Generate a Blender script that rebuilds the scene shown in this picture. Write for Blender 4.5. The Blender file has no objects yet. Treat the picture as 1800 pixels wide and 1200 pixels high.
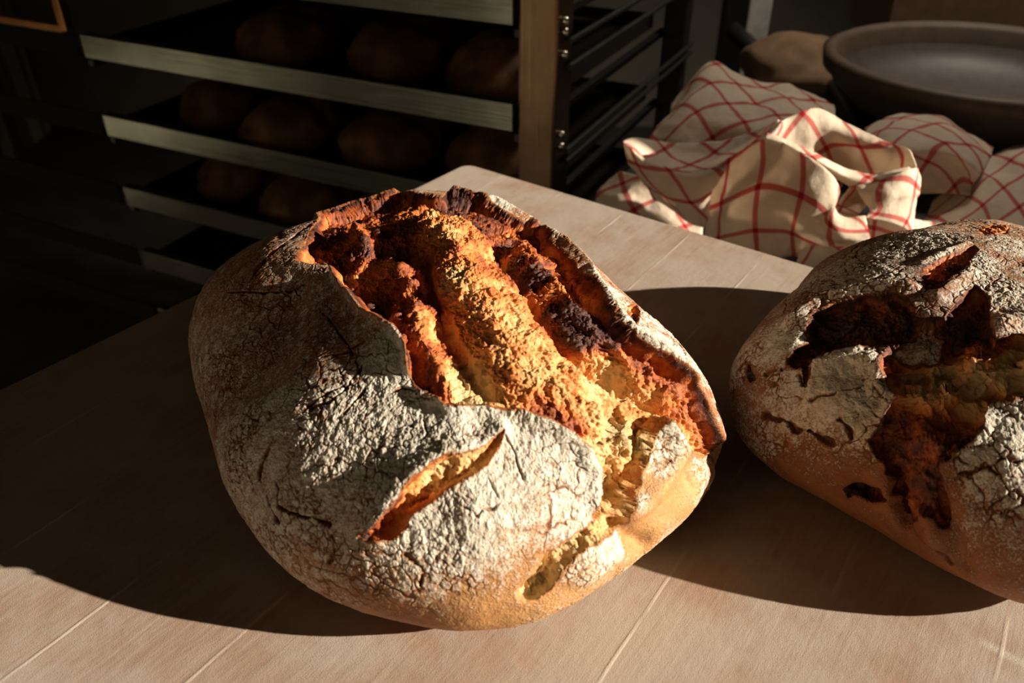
import bpy, math, json, random
import numpy as np
from mathutils import Vector, Matrix

scene = bpy.context.scene
col = scene.collection

# ------------------------------------------------------------------ camera
cam_d = bpy.data.cameras.new('camera'); cam = bpy.data.objects.new('camera', cam_d); col.objects.link(cam)
cam.location = (0, 0, 0.33)
cam.rotation_euler = (math.radians(90 - 34.3), 0, 0)
cam_d.lens = 29.0; cam_d.sensor_width = 36; cam_d.clip_start = 0.02; cam_d.clip_end = 50
cam_d.dof.use_dof = True; cam_d.dof.focus_distance = 0.45; cam_d.dof.aperture_fstop = 10.0
scene.camera = cam

# ------------------------------------------------------------------ light
SUN_AZ, SUN_EL = math.radians(-13), math.radians(20.5)
SUN = Vector((math.cos(SUN_AZ) * math.cos(SUN_EL), math.sin(SUN_AZ) * math.cos(SUN_EL), math.sin(SUN_EL)))
sd = bpy.data.lights.new('sun', 'SUN'); sd.energy = 10.0; sd.angle = math.radians(0.6); sd.color = (1.0, 0.87, 0.70)
so = bpy.data.objects.new('sun', sd); col.objects.link(so); so.location = SUN * 3
so.rotation_euler = SUN.to_track_quat('Z', 'Y').to_euler()

world = bpy.data.worlds.new('world'); scene.world = world; world.use_nodes = True
nt = world.node_tree; nt.nodes.clear()
wo = nt.nodes.new('ShaderNodeOutputWorld'); bg = nt.nodes.new('ShaderNodeBackground')
tc = nt.nodes.new('ShaderNodeTexCoord'); vm = nt.nodes.new('ShaderNodeVectorMath'); vm.operation = 'DOT_PRODUCT'
vm.inputs[1].default_value = Vector((0.75, -0.55, 0.15)).normalized()
rp = nt.nodes.new('ShaderNodeValToRGB')
rp.color_ramp.elements[0].position = 0.0; rp.color_ramp.elements[0].color = (0.004, 0.003, 0.002, 1)
rp.color_ramp.elements[1].position = 1.0; rp.color_ramp.elements[1].color = (0.55, 0.45, 0.32, 1)
e = rp.color_ramp.elements.new(0.35); e.color = (0.02, 0.015, 0.011, 1)
e = rp.color_ramp.elements.new(0.8); e.color = (0.12, 0.095, 0.07, 1)
nt.links.new(tc.outputs['Generated'], vm.inputs[0]); nt.links.new(vm.outputs['Value'], rp.inputs[0])
nt.links.new(rp.outputs[0], bg.inputs[0]); bg.inputs[1].default_value = 0.075
nt.links.new(bg.outputs[0], wo.inputs[0])

scene.view_settings.view_transform = 'Standard'; scene.view_settings.look = 'None'
scene.view_settings.exposure = 0.0; scene.view_settings.gamma = 1.0; scene.view_settings.use_curve_mapping = False

# ------------------------------------------------------------------ helpers
def tag(o, label=None, cat=None, group=None, kind=None):
    for k, v in (('label', label), ('category', cat), ('group', group), ('kind', kind)):
        if v: o[k] = v
    return o

def empty(name, loc=(0, 0, 0), rz=0.0, **k):
    o = bpy.data.objects.new(name, None); col.objects.link(o); o.location = loc; o.rotation_euler = (0, 0, rz)
    o.empty_display_size = 0.05
    return tag(o, **k)

def np_mesh(name, V, Fq, mat, parent=None, attrs=None, smooth=True):
    me = bpy.data.meshes.new(name)
    Fq = np.asarray(Fq, dtype=np.int32); nf = len(Fq); k = Fq.shape[1]
    me.vertices.add(len(V)); me.vertices.foreach_set('co', np.asarray(V, dtype=np.float32).ravel())
    me.loops.add(nf * k); me.loops.foreach_set('vertex_index', Fq.ravel())
    me.polygons.add(nf)
    me.polygons.foreach_set('loop_start', np.arange(0, nf * k, k, dtype=np.int32))
    me.update(calc_edges=True)
    me.polygons.foreach_set('use_smooth', np.full(nf, smooth))
    if attrs:
        for an, av in attrs.items():
            at = me.attributes.new(an, 'FLOAT', 'POINT'); at.data.foreach_set('value', av.astype(np.float32))
    me.materials.append(mat)
    o = bpy.data.objects.new(name, me); col.objects.link(o); o.parent = parent
    return o

class MB:
    def __init__(s): s.v = []; s.f = []
    def box(s, c, d, R=None):
        b = len(s.v)
        for x in (-.5, .5):
            for y in (-.5, .5):
                for z in (-.5, .5):
                    p = Vector((x * d[0], y * d[1], z * d[2]))
                    if R: p = R @ p
                    s.v.append(tuple(p + Vector(c)))
        for q in ((0, 1, 3, 2), (4, 6, 7, 5), (0, 4, 5, 1), (2, 3, 7, 6), (0, 2, 6, 4), (1, 5, 7, 3)):
            s.f.append([b + i for i in q])
    def tube(s, pts, r, n=10):
        b = len(s.v); P = [Vector(p) for p in pts]
        for i, p in enumerate(P):
            t = (P[min(i + 1, len(P) - 1)] - P[max(i - 1, 0)]).normalized()
            a = t.cross(Vector((0, 0, 1)));
            if a.length < .1: a = t.cross(Vector((1, 0, 0)))
            a.normalize(); c = t.cross(a)
            for k in range(n):
                th = 2 * math.pi * k / n; s.v.append(tuple(p + (a * math.cos(th) + c * math.sin(th)) * r))
        for i in range(len(P) - 1):
            for k in range(n):
                s.f.append([b + i * n + k, b + i * n + (k + 1) % n, b + (i + 1) * n + (k + 1) % n, b + (i + 1) * n + k])
        s.f.append([b + k for k in range(n)][::-1]); s.f.append([b + (len(P) - 1) * n + k for k in range(n)])
    def lathe(s, prof, n=64, c=(0, 0, 0), close=True, sx=1, sy=1):
        b = len(s.v); m = len(prof)
        for k in range(n):
            th = 2 * math.pi * k / n
            for r, z in prof: s.v.append((c[0] + sx * r * math.cos(th), c[1] + sy * r * math.sin(th), c[2] + z))
        for k in range(n):
            for i in range(m - 1):
                s.f.append([b + k * m + i, b + ((k + 1) % n) * m + i, b + ((k + 1) % n) * m + i + 1, b + k * m + i + 1])
    def build(s, name, mat, parent=None, bevel=0.0, smooth=False, segs=2):
        me = bpy.data.meshes.new(name); me.from_pydata(s.v, [], s.f); me.update()
        me.materials.append(mat)
        o = bpy.data.objects.new(name, me); col.objects.link(o); o.parent = parent
        if bevel:
            m = o.modifiers.new('bevel', 'BEVEL'); m.width = bevel; m.segments = segs; m.limit_method = 'ANGLE'
        if smooth or bevel:
            for p in me.polygons: p.use_smooth = smooth
        return o

# ---- node helpers
class N:
    def __init__(s, name):
        s.m = bpy.data.materials.new(name); s.m.use_nodes = True; s.t = s.m.node_tree
        s.b = s.t.nodes['Principled BSDF']; s.o = s.t.nodes['Material Output']
    def n(s, typ, **k):
        x = s.t.nodes.new('ShaderNode' + typ)
        for a, b in k.items(): setattr(x, a, b)
        return x
    def l(s, a, b): s.t.links.new(a, b)
    def inp(s, sock, v):
        if isinstance(v, bpy.types.NodeSocket): s.l(v, sock)
        elif v is not None: sock.default_value = v
    def math(s, op, a, b=None, c=None, clamp=False):
        x = s.n('Math', operation=op, use_clamp=clamp); s.inp(x.inputs[0], a)
        if b is not None: s.inp(x.inputs[1], b)
        if c is not None: s.inp(x.inputs[2], c)
        return x.outputs[0]
    def attr(s, name): x = s.n('Attribute', attribute_name=name); return x.outputs['Fac']
    def obj(s): return s.n('TexCoord').outputs['Object']
    def noise(s, vec, scale, detail=4, rough=.5, dist=0.0):
        x = s.n('TexNoise'); s.l(vec, x.inputs['Vector']); x.inputs['Scale'].default_value = scale
        x.inputs['Detail'].default_value = detail; x.inputs['Roughness'].default_value = rough; x.inputs['Distortion'].default_value = dist
        return x.outputs['Fac']
    def ss(s, v, a, b):
        x = s.n('MapRange', interpolation_type='SMOOTHSTEP'); s.inp(x.inputs[0], v); s.inp(x.inputs[1], a); s.inp(x.inputs[2], b); return x.outputs[0]
    def ramp(s, v, els):
        x = s.n('ValToRGB'); cr = x.color_ramp
        cr.elements[0].position = els[0][0]; cr.elements[0].color = (*els[0][1], 1)
        cr.elements[1].position = els[-1][0]; cr.elements[1].color = (*els[-1][1], 1)
        for p, c in els[1:-1]: q = cr.elements.new(p); q.color = (*c, 1)
        s.inp(x.inputs[0], v); return x.outputs[0]
    def mix(s, f, a, b):
        x = s.n('Mix', data_type='RGBA'); s.inp(x.inputs[0], f)
        for i, v in ((6, a), (7, b)):
            if isinstance(v, tuple): x.inputs[i].default_value = (*v, 1)
            else: s.l(v, x.inputs[i])
        return x.outputs[2]
    def bump(s, h, dist, strength=1.0, normal=None):
        x = s.n('Bump'); s.l(h, x.inputs['Height']); x.inputs['Distance'].default_value = dist; x.inputs['Strength'].default_value = strength
        if normal is not None: s.l(normal, x.inputs['Normal'])
        return x.outputs[0]
    def scale(s, vec, v):
        x = s.n('Mapping'); s.l(vec, x.inputs[0]); x.inputs['Scale'].default_value = v; return x.outputs[0]

def plain(name, c, rough=.6, metal=0.0, var=.15, vs=40, bump=0.0, spec=.5):
    m = N(name); n = m.noise(m.obj(), vs, 5, .6)
    m.l(m.mix(m.ss(n, .3, .7), tuple(x * (1 - var) for x in c), tuple(min(1, x * (1 + var)) for x in c)), m.b.inputs['Base Color'])
    m.b.inputs['Roughness'].default_value = rough; m.b.inputs['Metallic'].default_value = metal
    m.b.inputs['Specular IOR Level'].default_value = spec
    if bump: m.l(m.bump(n, bump), m.b.inputs['Normal'])
    return m.m

# ------------------------------------------------------------------ materials
def mat_crust():
    m = N('floured_crust'); P = m.obj()
    fl, tone, crk, edge = m.attr('flour'), m.attr('tone'), m.attr('crack'), m.attr('edge')
    fine = m.noise(P, 900, 3, .65); mid = m.noise(P, 220, 4, .6); big = m.noise(P, 45, 4, .55)
    t = m.math('ADD', tone, m.math('MULTIPLY', m.math('SUBTRACT', big, .5), .5))
    t = m.math('ADD', t, m.math('MULTIPLY', m.math('SUBTRACT', mid, .5), .5))
    brown = m.ramp(t, [(0.0, (.64, .44, .22)), (.3, (.52, .27, .10)), (.6, (.34, .125, .04)), (.9, (.17, .05, .02)), (1, (.12, .035, .015))])
    sp = m.math('ADD', m.math('MULTIPLY', m.math('SUBTRACT', fine, .5), 1.5), m.math('MULTIPLY', m.math('SUBTRACT', mid, .5), 1.0))
    cov = m.math('ADD', fl, sp)
    cov = m.math('SUBTRACT', cov, m.math('MULTIPLY', crk, .9))
    cov = m.ss(cov, .22, .85)
    cov = m.math('MULTIPLY', cov, m.math('SUBTRACT', 1.0, edge))
    flc = m.mix(m.ss(mid, .35, .65), (.60, .55, .45), (.76, .72, .62))
    c = m.mix(m.math('MULTIPLY', cov, .95), brown, flc)
    c = m.mix(m.math('MULTIPLY', crk, .75), c, (.10, .04, .018))
    m.l(c, m.b.inputs['Base Color'])
    m.l(m.mix(cov, (.55, .55, .55), (.95, .95, .95)), m.b.inputs['Roughness'])
    m.l(m.math('MULTIPLY', m.math('SUBTRACT', 1.0, cov), .4), m.b.inputs['Specular IOR Level'])
    b1 = m.bump(mid, .0012, .6); b2 = m.bump(fine, .0009, .9, b1)
    m.l(b2, m.b.inputs['Normal'])
    return m.m

def mat_crumb():
    m = N('torn_crumb'); P = m.obj(); ro = m.attr('roast_shade'); pit = m.attr('pit')  # crumb browning, plus shade painted into the top-left cliff and a front hole
    fine = m.noise(P, 700, 4, .7); mid = m.noise(P, 160, 5, .65); big = m.noise(P, 48, 3, .6)
    t = m.math('ADD', ro, m.math('MULTIPLY', m.math('SUBTRACT', mid, .5), .55))
    t = m.math('ADD', t, m.math('MULTIPLY', m.math('SUBTRACT', big, .44), .8))
    t = m.math('ADD', t, m.math('MULTIPLY', m.math('SUBTRACT', fine, .5), .3))
    c = m.ramp(t, [(0.0, (.55, .42, .23)), (.18, (.70, .48, .23)), (.36, (.73, .41, .16)), (.54, (.64, .22, .05)), (.72, (.36, .08, .018)), (.88, (.14, .035, .015)), (1, (.06, .018, .012))])
    c = m.mix(m.math('MULTIPLY', pit, .5), c, (.16, .08, .03))
    m.l(c, m.b.inputs['Base Color'])
    m.b.inputs['Roughness'].default_value = .5; m.b.inputs['Specular IOR Level'].default_value = .45
    m.b.inputs['Subsurface Weight'].default_value = .0
    b1 = m.bump(mid, .002, .7); b2 = m.bump(fine, .0008, .8, b1); m.l(b2, m.b.inputs['Normal'])
    return m.m

JOINTS = [-.02, .05, .12, .191, .259, .327, .409, .480, .553, .625, .70, .77, .84, .91]
def mat_table():
    m = N('floured_beech'); P = m.obj()
    sep = m.n('SeparateXYZ'); m.l(P, sep.inputs[0]); X = sep.outputs[0]; Y = sep.outputs[1]
    wob = m.noise(m.scale(P, (4, 30, 4)), 1, 3, .5)
    xw = m.math('ADD', m.math('ADD', X, m.math('MULTIPLY', Y, .0392)), m.math('MULTIPLY', m.math('SUBTRACT', wob, .5), .002))
    jt = None; pid = None
    for j in JOINTS:
        d = m.math('ABSOLUTE', m.math('SUBTRACT', xw, j)); a = m.ss(d, .0013, .0003)
        jt = a if jt is None else m.math('MAXIMUM', jt, a)
        st = m.math('GREATER_THAN', xw, j); pid = st if pid is None else m.math('ADD', pid, st)
    wn = m.n('TexWhiteNoise', noise_dimensions='1D'); m.l(pid, wn.inputs['W'])
    grain = m.noise(m.scale(P, (240, 22, 60)), 1, 6, .65, .4)
    fleck = m.noise(m.scale(P, (900, 120, 300)), 1, 2, .5)
    flour = m.noise(P, 9, 5, .62, .3); grit = m.noise(P, 1600, 2, .8); blot = m.noise(P, 26, 4, .6)
    wood = m.mix(m.ss(grain, .3, .72), (.35, .235, .175), (.43, .325, .255))
    wood = m.mix(m.math('MULTIPLY', wn.outputs[0], .35), wood, (.40, .265, .19))
    wood = m.mix(m.math('MULTIPLY', m.ss(fleck, .60, .72), .45), wood, (.36, .18, .10))
    cov = m.ss(m.math('ADD', flour, m.math('MULTIPLY', m.math('SUBTRACT', blot, .5), .7)) , .36, .62)
    c = m.mix(m.math('MULTIPLY', cov, .75), wood, (.45, .39, .33))
    patch = m.noise(P, 16, 3, .5)
    jn = m.math('MULTIPLY', jt, m.ss(patch, .40, .66))
    jn2 = m.math('MULTIPLY', jt, m.math('SUBTRACT', 1.0, m.ss(patch, .36, .56)))
    c = m.mix(m.math('MULTIPLY', jn, .6), c, (.66, .60, .52))
    c = m.mix(m.math('MULTIPLY', jn2, .35), c, (.40, .24, .15))
    # a scrape of loose flour
    dl = m.math('ABSOLUTE', m.math('SUBTRACT', m.math('ADD', Y, m.math('MULTIPLY', m.math('SUBTRACT', blot, .5), .006)), m.math('MULTIPLY_ADD', X, -0.0277, -0.2859)))
    fs = m.math('MULTIPLY', m.math('MULTIPLY', m.ss(dl, .0035, .0005), m.ss(X, 0.5528, 0.5588)), m.ss(grit, .35, .6))
    c = m.mix(m.math('MULTIPLY', fs, .8), c, (.60, .56, .48))
    m.l(c, m.b.inputs['Base Color'])
    m.b.inputs['Roughness'].default_value = .72; m.b.inputs['Specular IOR Level'].default_value = .25
    h = m.math('ADD', m.math('MULTIPLY', grit, .5), m.math('MULTIPLY', grain, .5))
    b1 = m.bump(grit, .0005, .6); b2 = m.bump(grain, .0005, .4, b1); b3 = m.bump(jn, .0004, .5, b2)
    b4 = m.bump(blot, .002, .4, b3)
    m.l(b4, m.b.inputs['Normal'])
    return m.m

def mat_steel(name, c=(.42, .42, .38), rough=.32, sc=(3, 3, 400)):
    m = N(name); P = m.obj()
    st = m.noise(m.scale(P, sc), 1, 4, .6); bl = m.noise(P, 14, 3, .6)
    m.l(m.mix(m.ss(bl, .3, .7), tuple(x * .75 for x in c), c), m.b.inputs['Base Color'])
    m.b.inputs['Metallic'].default_value = 1.0
    r = m.math('ADD', m.math('MULTIPLY', st, .2), rough - .08); m.l(r, m.b.inputs['Roughness'])
    m.l(m.bump(st, .0006, .5), m.b.inputs['Normal'])
    return m.m

def mat_check():
    m = N('red_check_linen'); uv = m.n('UVMap'); sep = m.n('SeparateXYZ'); m.l(uv.outputs[0], sep.inputs[0])
    def lines(c, period, w, off):
        f = m.math('FRACT', m.math('ADD', m.math('DIVIDE', c, period), off))
        d = m.math('ABSOLUTE', m.math('SUBTRACT', f, .5)); return m.ss(d, w / period * 1.25, w / period * .75)
    a = lines(sep.outputs[0], .042, .0026, .1); b = lines(sep.outputs[1], .042, .0026, .35)
    P = m.obj(); n = m.noise(P, 30, 4, .6); wv = m.noise(P, 1500, 2, .5)
    base = m.mix(m.ss(n, .3, .75), (.78, .66, .52), (.90, .80, .66))
    red = m.mix(m.ss(n, .3, .7), (.55, .04, .05), (.62, .09, .08))
    s = m.math('MAXIMUM', a, b); both = m.math('MULTIPLY', a, b)
    c = m.mix(m.math('MULTIPLY', s, .82), base, red); c = m.mix(both, c, (.45, .02, .03))
    m.l(c, m.b.inputs['Base Color']); m.b.inputs['Roughness'].default_value = .95; m.b.inputs['Specular IOR Level'].default_value = .1
    tr = m.n('BsdfTranslucent'); m.l(c, tr.inputs[0]); mx = m.n('MixShader'); mx.inputs[0].default_value = .3
    m.l(m.b.outputs[0], mx.inputs[1]); m.l(tr.outputs[0], mx.inputs[2]); m.l(mx.outputs[0], m.o.inputs['Surface'])
    b1 = m.bump(wv, .0006, .7); m.l(m.bump(m.noise(P, 120, 3, .6), .003, .4, b1), m.b.inputs['Normal'])
    return m.m

M_crust, M_crumb, M_table, M_check = mat_crust(), mat_crumb(), mat_table(), mat_check()
M_steel = mat_steel('brushed_steel', (.22, .22, .185), .2); M_post = mat_steel('post_steel', (.23, .145, .09), .3, (300, 300, 4))
M_copper = plain('copper_bar', (.55, .25, .10), .35, 1.0)
M_dark = plain('dark_metal', (.05, .05, .048), .45, .6)
M_pan = plain('blackened_pan', (.06, .05, .045), .5, .7)
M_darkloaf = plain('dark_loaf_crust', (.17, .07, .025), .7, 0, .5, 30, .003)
M_wall = plain('grey_plaster', (.22, .20, .17), .9, 0, .1, 6)
M_pale = N('reflection_stripes'); _n = M_pale.noise(M_pale.scale(M_pale.obj(), (7, 7, .15)), 1, 3, .6)
M_pale.l(M_pale.mix(M_pale.ss(_n, .44, .60), (.07, .065, .05), (.46, .44, .35)), M_pale.b.inputs['Base Color']); M_pale.b.inputs['Roughness'].default_value = .8; M_pale = M_pale.m  # stripes invented on the unseen wall to vary the trays' reflections
M_floor = plain('dark_floor_tile', (.06, .05, .045), .6, 0, .3, 8)
M_white = plain('white_lacquer', (.75, .73, .66), .4)
M_basin = plain('grey_plastic', (.105, .085, .08), .5)
M_rim = plain('tan_rim', (.12, .08, .055), .6)
M_card = plain('brown_cardboard', (.26, .16, .09), .85)
M_black = plain('black_plastic', (.018, .019, .022), .45)
M_matt = plain('painted_shade_steel', (.02, .02, .018), .95, spec=.1)  # left reach of the tray edges, its dimness put into the colour
M_counter = plain('dark_counter', (.045, .045, .05), .5)
M_film = plain('clouded_film', (.35, .35, .34), .25)
M_bolt = plain('zinc_bolt', (.7, .68, .6), .25, 1.0)

# ------------------------------------------------------------------ noise in numpy
def _hash(ix, iy, iz, seed):
    h = (ix.astype(np.uint32) * np.uint32(374761393) + iy.astype(np.uint32) * np.uint32(668265263) + iz.astype(np.uint32) * np.uint32(2147483647 & 0x7feb352d) + np.uint32(seed * 974711 + 12345))
    h = (h ^ (h >> np.uint32(13))) * np.uint32(1274126177); h = h ^ (h >> np.uint32(16))
    h = h * np.uint32(2246822519); return h ^ (h >> np.uint32(15))

def pnoise(P, scale, seed=0):
    """gradient noise, about -1..1; scale = cell size in metres"""
    Q = (P / scale + 100.0 + seed * 7.31).astype(np.float32); I = np.floor(Q).astype(np.int32); f = Q - I
    w = f * f * f * (f * (f * 6 - 15) + 10); out = np.zeros(len(P), np.float32)
    for dx in (0, 1):
        wx = w[:, 0] if dx else 1 - w[:, 0]
        for dy in (0, 1):
            wy = wx * (w[:, 1] if dy else 1 - w[:, 1])
            for dz in (0, 1):
                wz = wy * (w[:, 2] if dz else 1 - w[:, 2])
                h = _hash(I[:, 0] + dx, I[:, 1] + dy, I[:, 2] + dz, seed)
                gx = ((h & np.uint32(1023)).astype(np.float32) / 511.5 - 1); gy = (((h >> np.uint32(10)) & np.uint32(1023)).astype(np.float32) / 511.5 - 1)
                gz = (((h >> np.uint32(20)) & np.uint32(1023)).astype(np.float32) / 511.5 - 1)
                out += wz * (gx * (f[:, 0] - dx) + gy * (f[:, 1] - dy) + gz * (f[:, 2] - dz))
    return out * 1.6

def fbm(P, scale, octv, seed=0, gain=.5):
    o = 0; a = 1
    for k in range(octv): o = o + a * pnoise(P, scale / 2 ** k, seed + k); a *= gain
    return o

def worley(P, scale, seed=0):
    Q = (P / scale + 50.0).astype(np.float32); I = np.floor(Q).astype(np.int32); f = Q - I
    f1 = np.full(len(P), 9., np.float32); f2 = f1.copy()
    for dx in (-1, 0, 1):
        for dy in (-1, 0, 1):
            for dz in (-1, 0, 1):
                h = _hash(I[:, 0] + dx, I[:, 1] + dy, I[:, 2] + dz, seed)
                x = dx + (h & np.uint32(1023)).astype(np.float32) / 1023 - f[:, 0]; y = dy + ((h >> np.uint32(10)) & np.uint32(1023)).astype(np.float32) / 1023 - f[:, 1]
                z = dz + ((h >> np.uint32(20)) & np.uint32(1023)).astype(np.float32) / 1023 - f[:, 2]
                d = np.sqrt(x * x + y * y + z * z)
                f2 = np.minimum(f2, np.maximum(f1, d)); f1 = np.minimum(f1, d)
    return f1, f2

def sst(x, a, b):
    t = np.clip((x - a) / (b - a), 0, 1); return t * t * (3 - 2 * t)

def seg_dist(p, q, pts, closed=False):
    n = len(pts); best = np.full(len(p), 1e9, np.float32)
    for i in range(n if closed else n - 1):
        ax, ay = pts[i]; bx, by = pts[(i + 1) % n]; ex, ey = bx - ax, by - ay; L = ex * ex + ey * ey + 1e-12
        t = np.clip(((p - ax) * ex + (q - ay) * ey) / L, 0, 1)
        best = np.minimum(best, (p - ax - t * ex) ** 2 + (q - ay - t * ey) ** 2)
    if n == 1: best = (p - pts[0][0]) ** 2 + (q - pts[0][1]) ** 2
    return np.sqrt(best)

def inside(p, q, pts):
    r = np.zeros(len(p), bool); n = len(pts)
    for i in range(n):
        ax, ay = pts[i]; bx, by = pts[(i + 1) % n]
        if ay == by: continue
        c = ((ay > q) != (by > q)) & (p < (bx - ax) * (q - ay) / (by - ay) + ax); r ^= c
    return r

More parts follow.
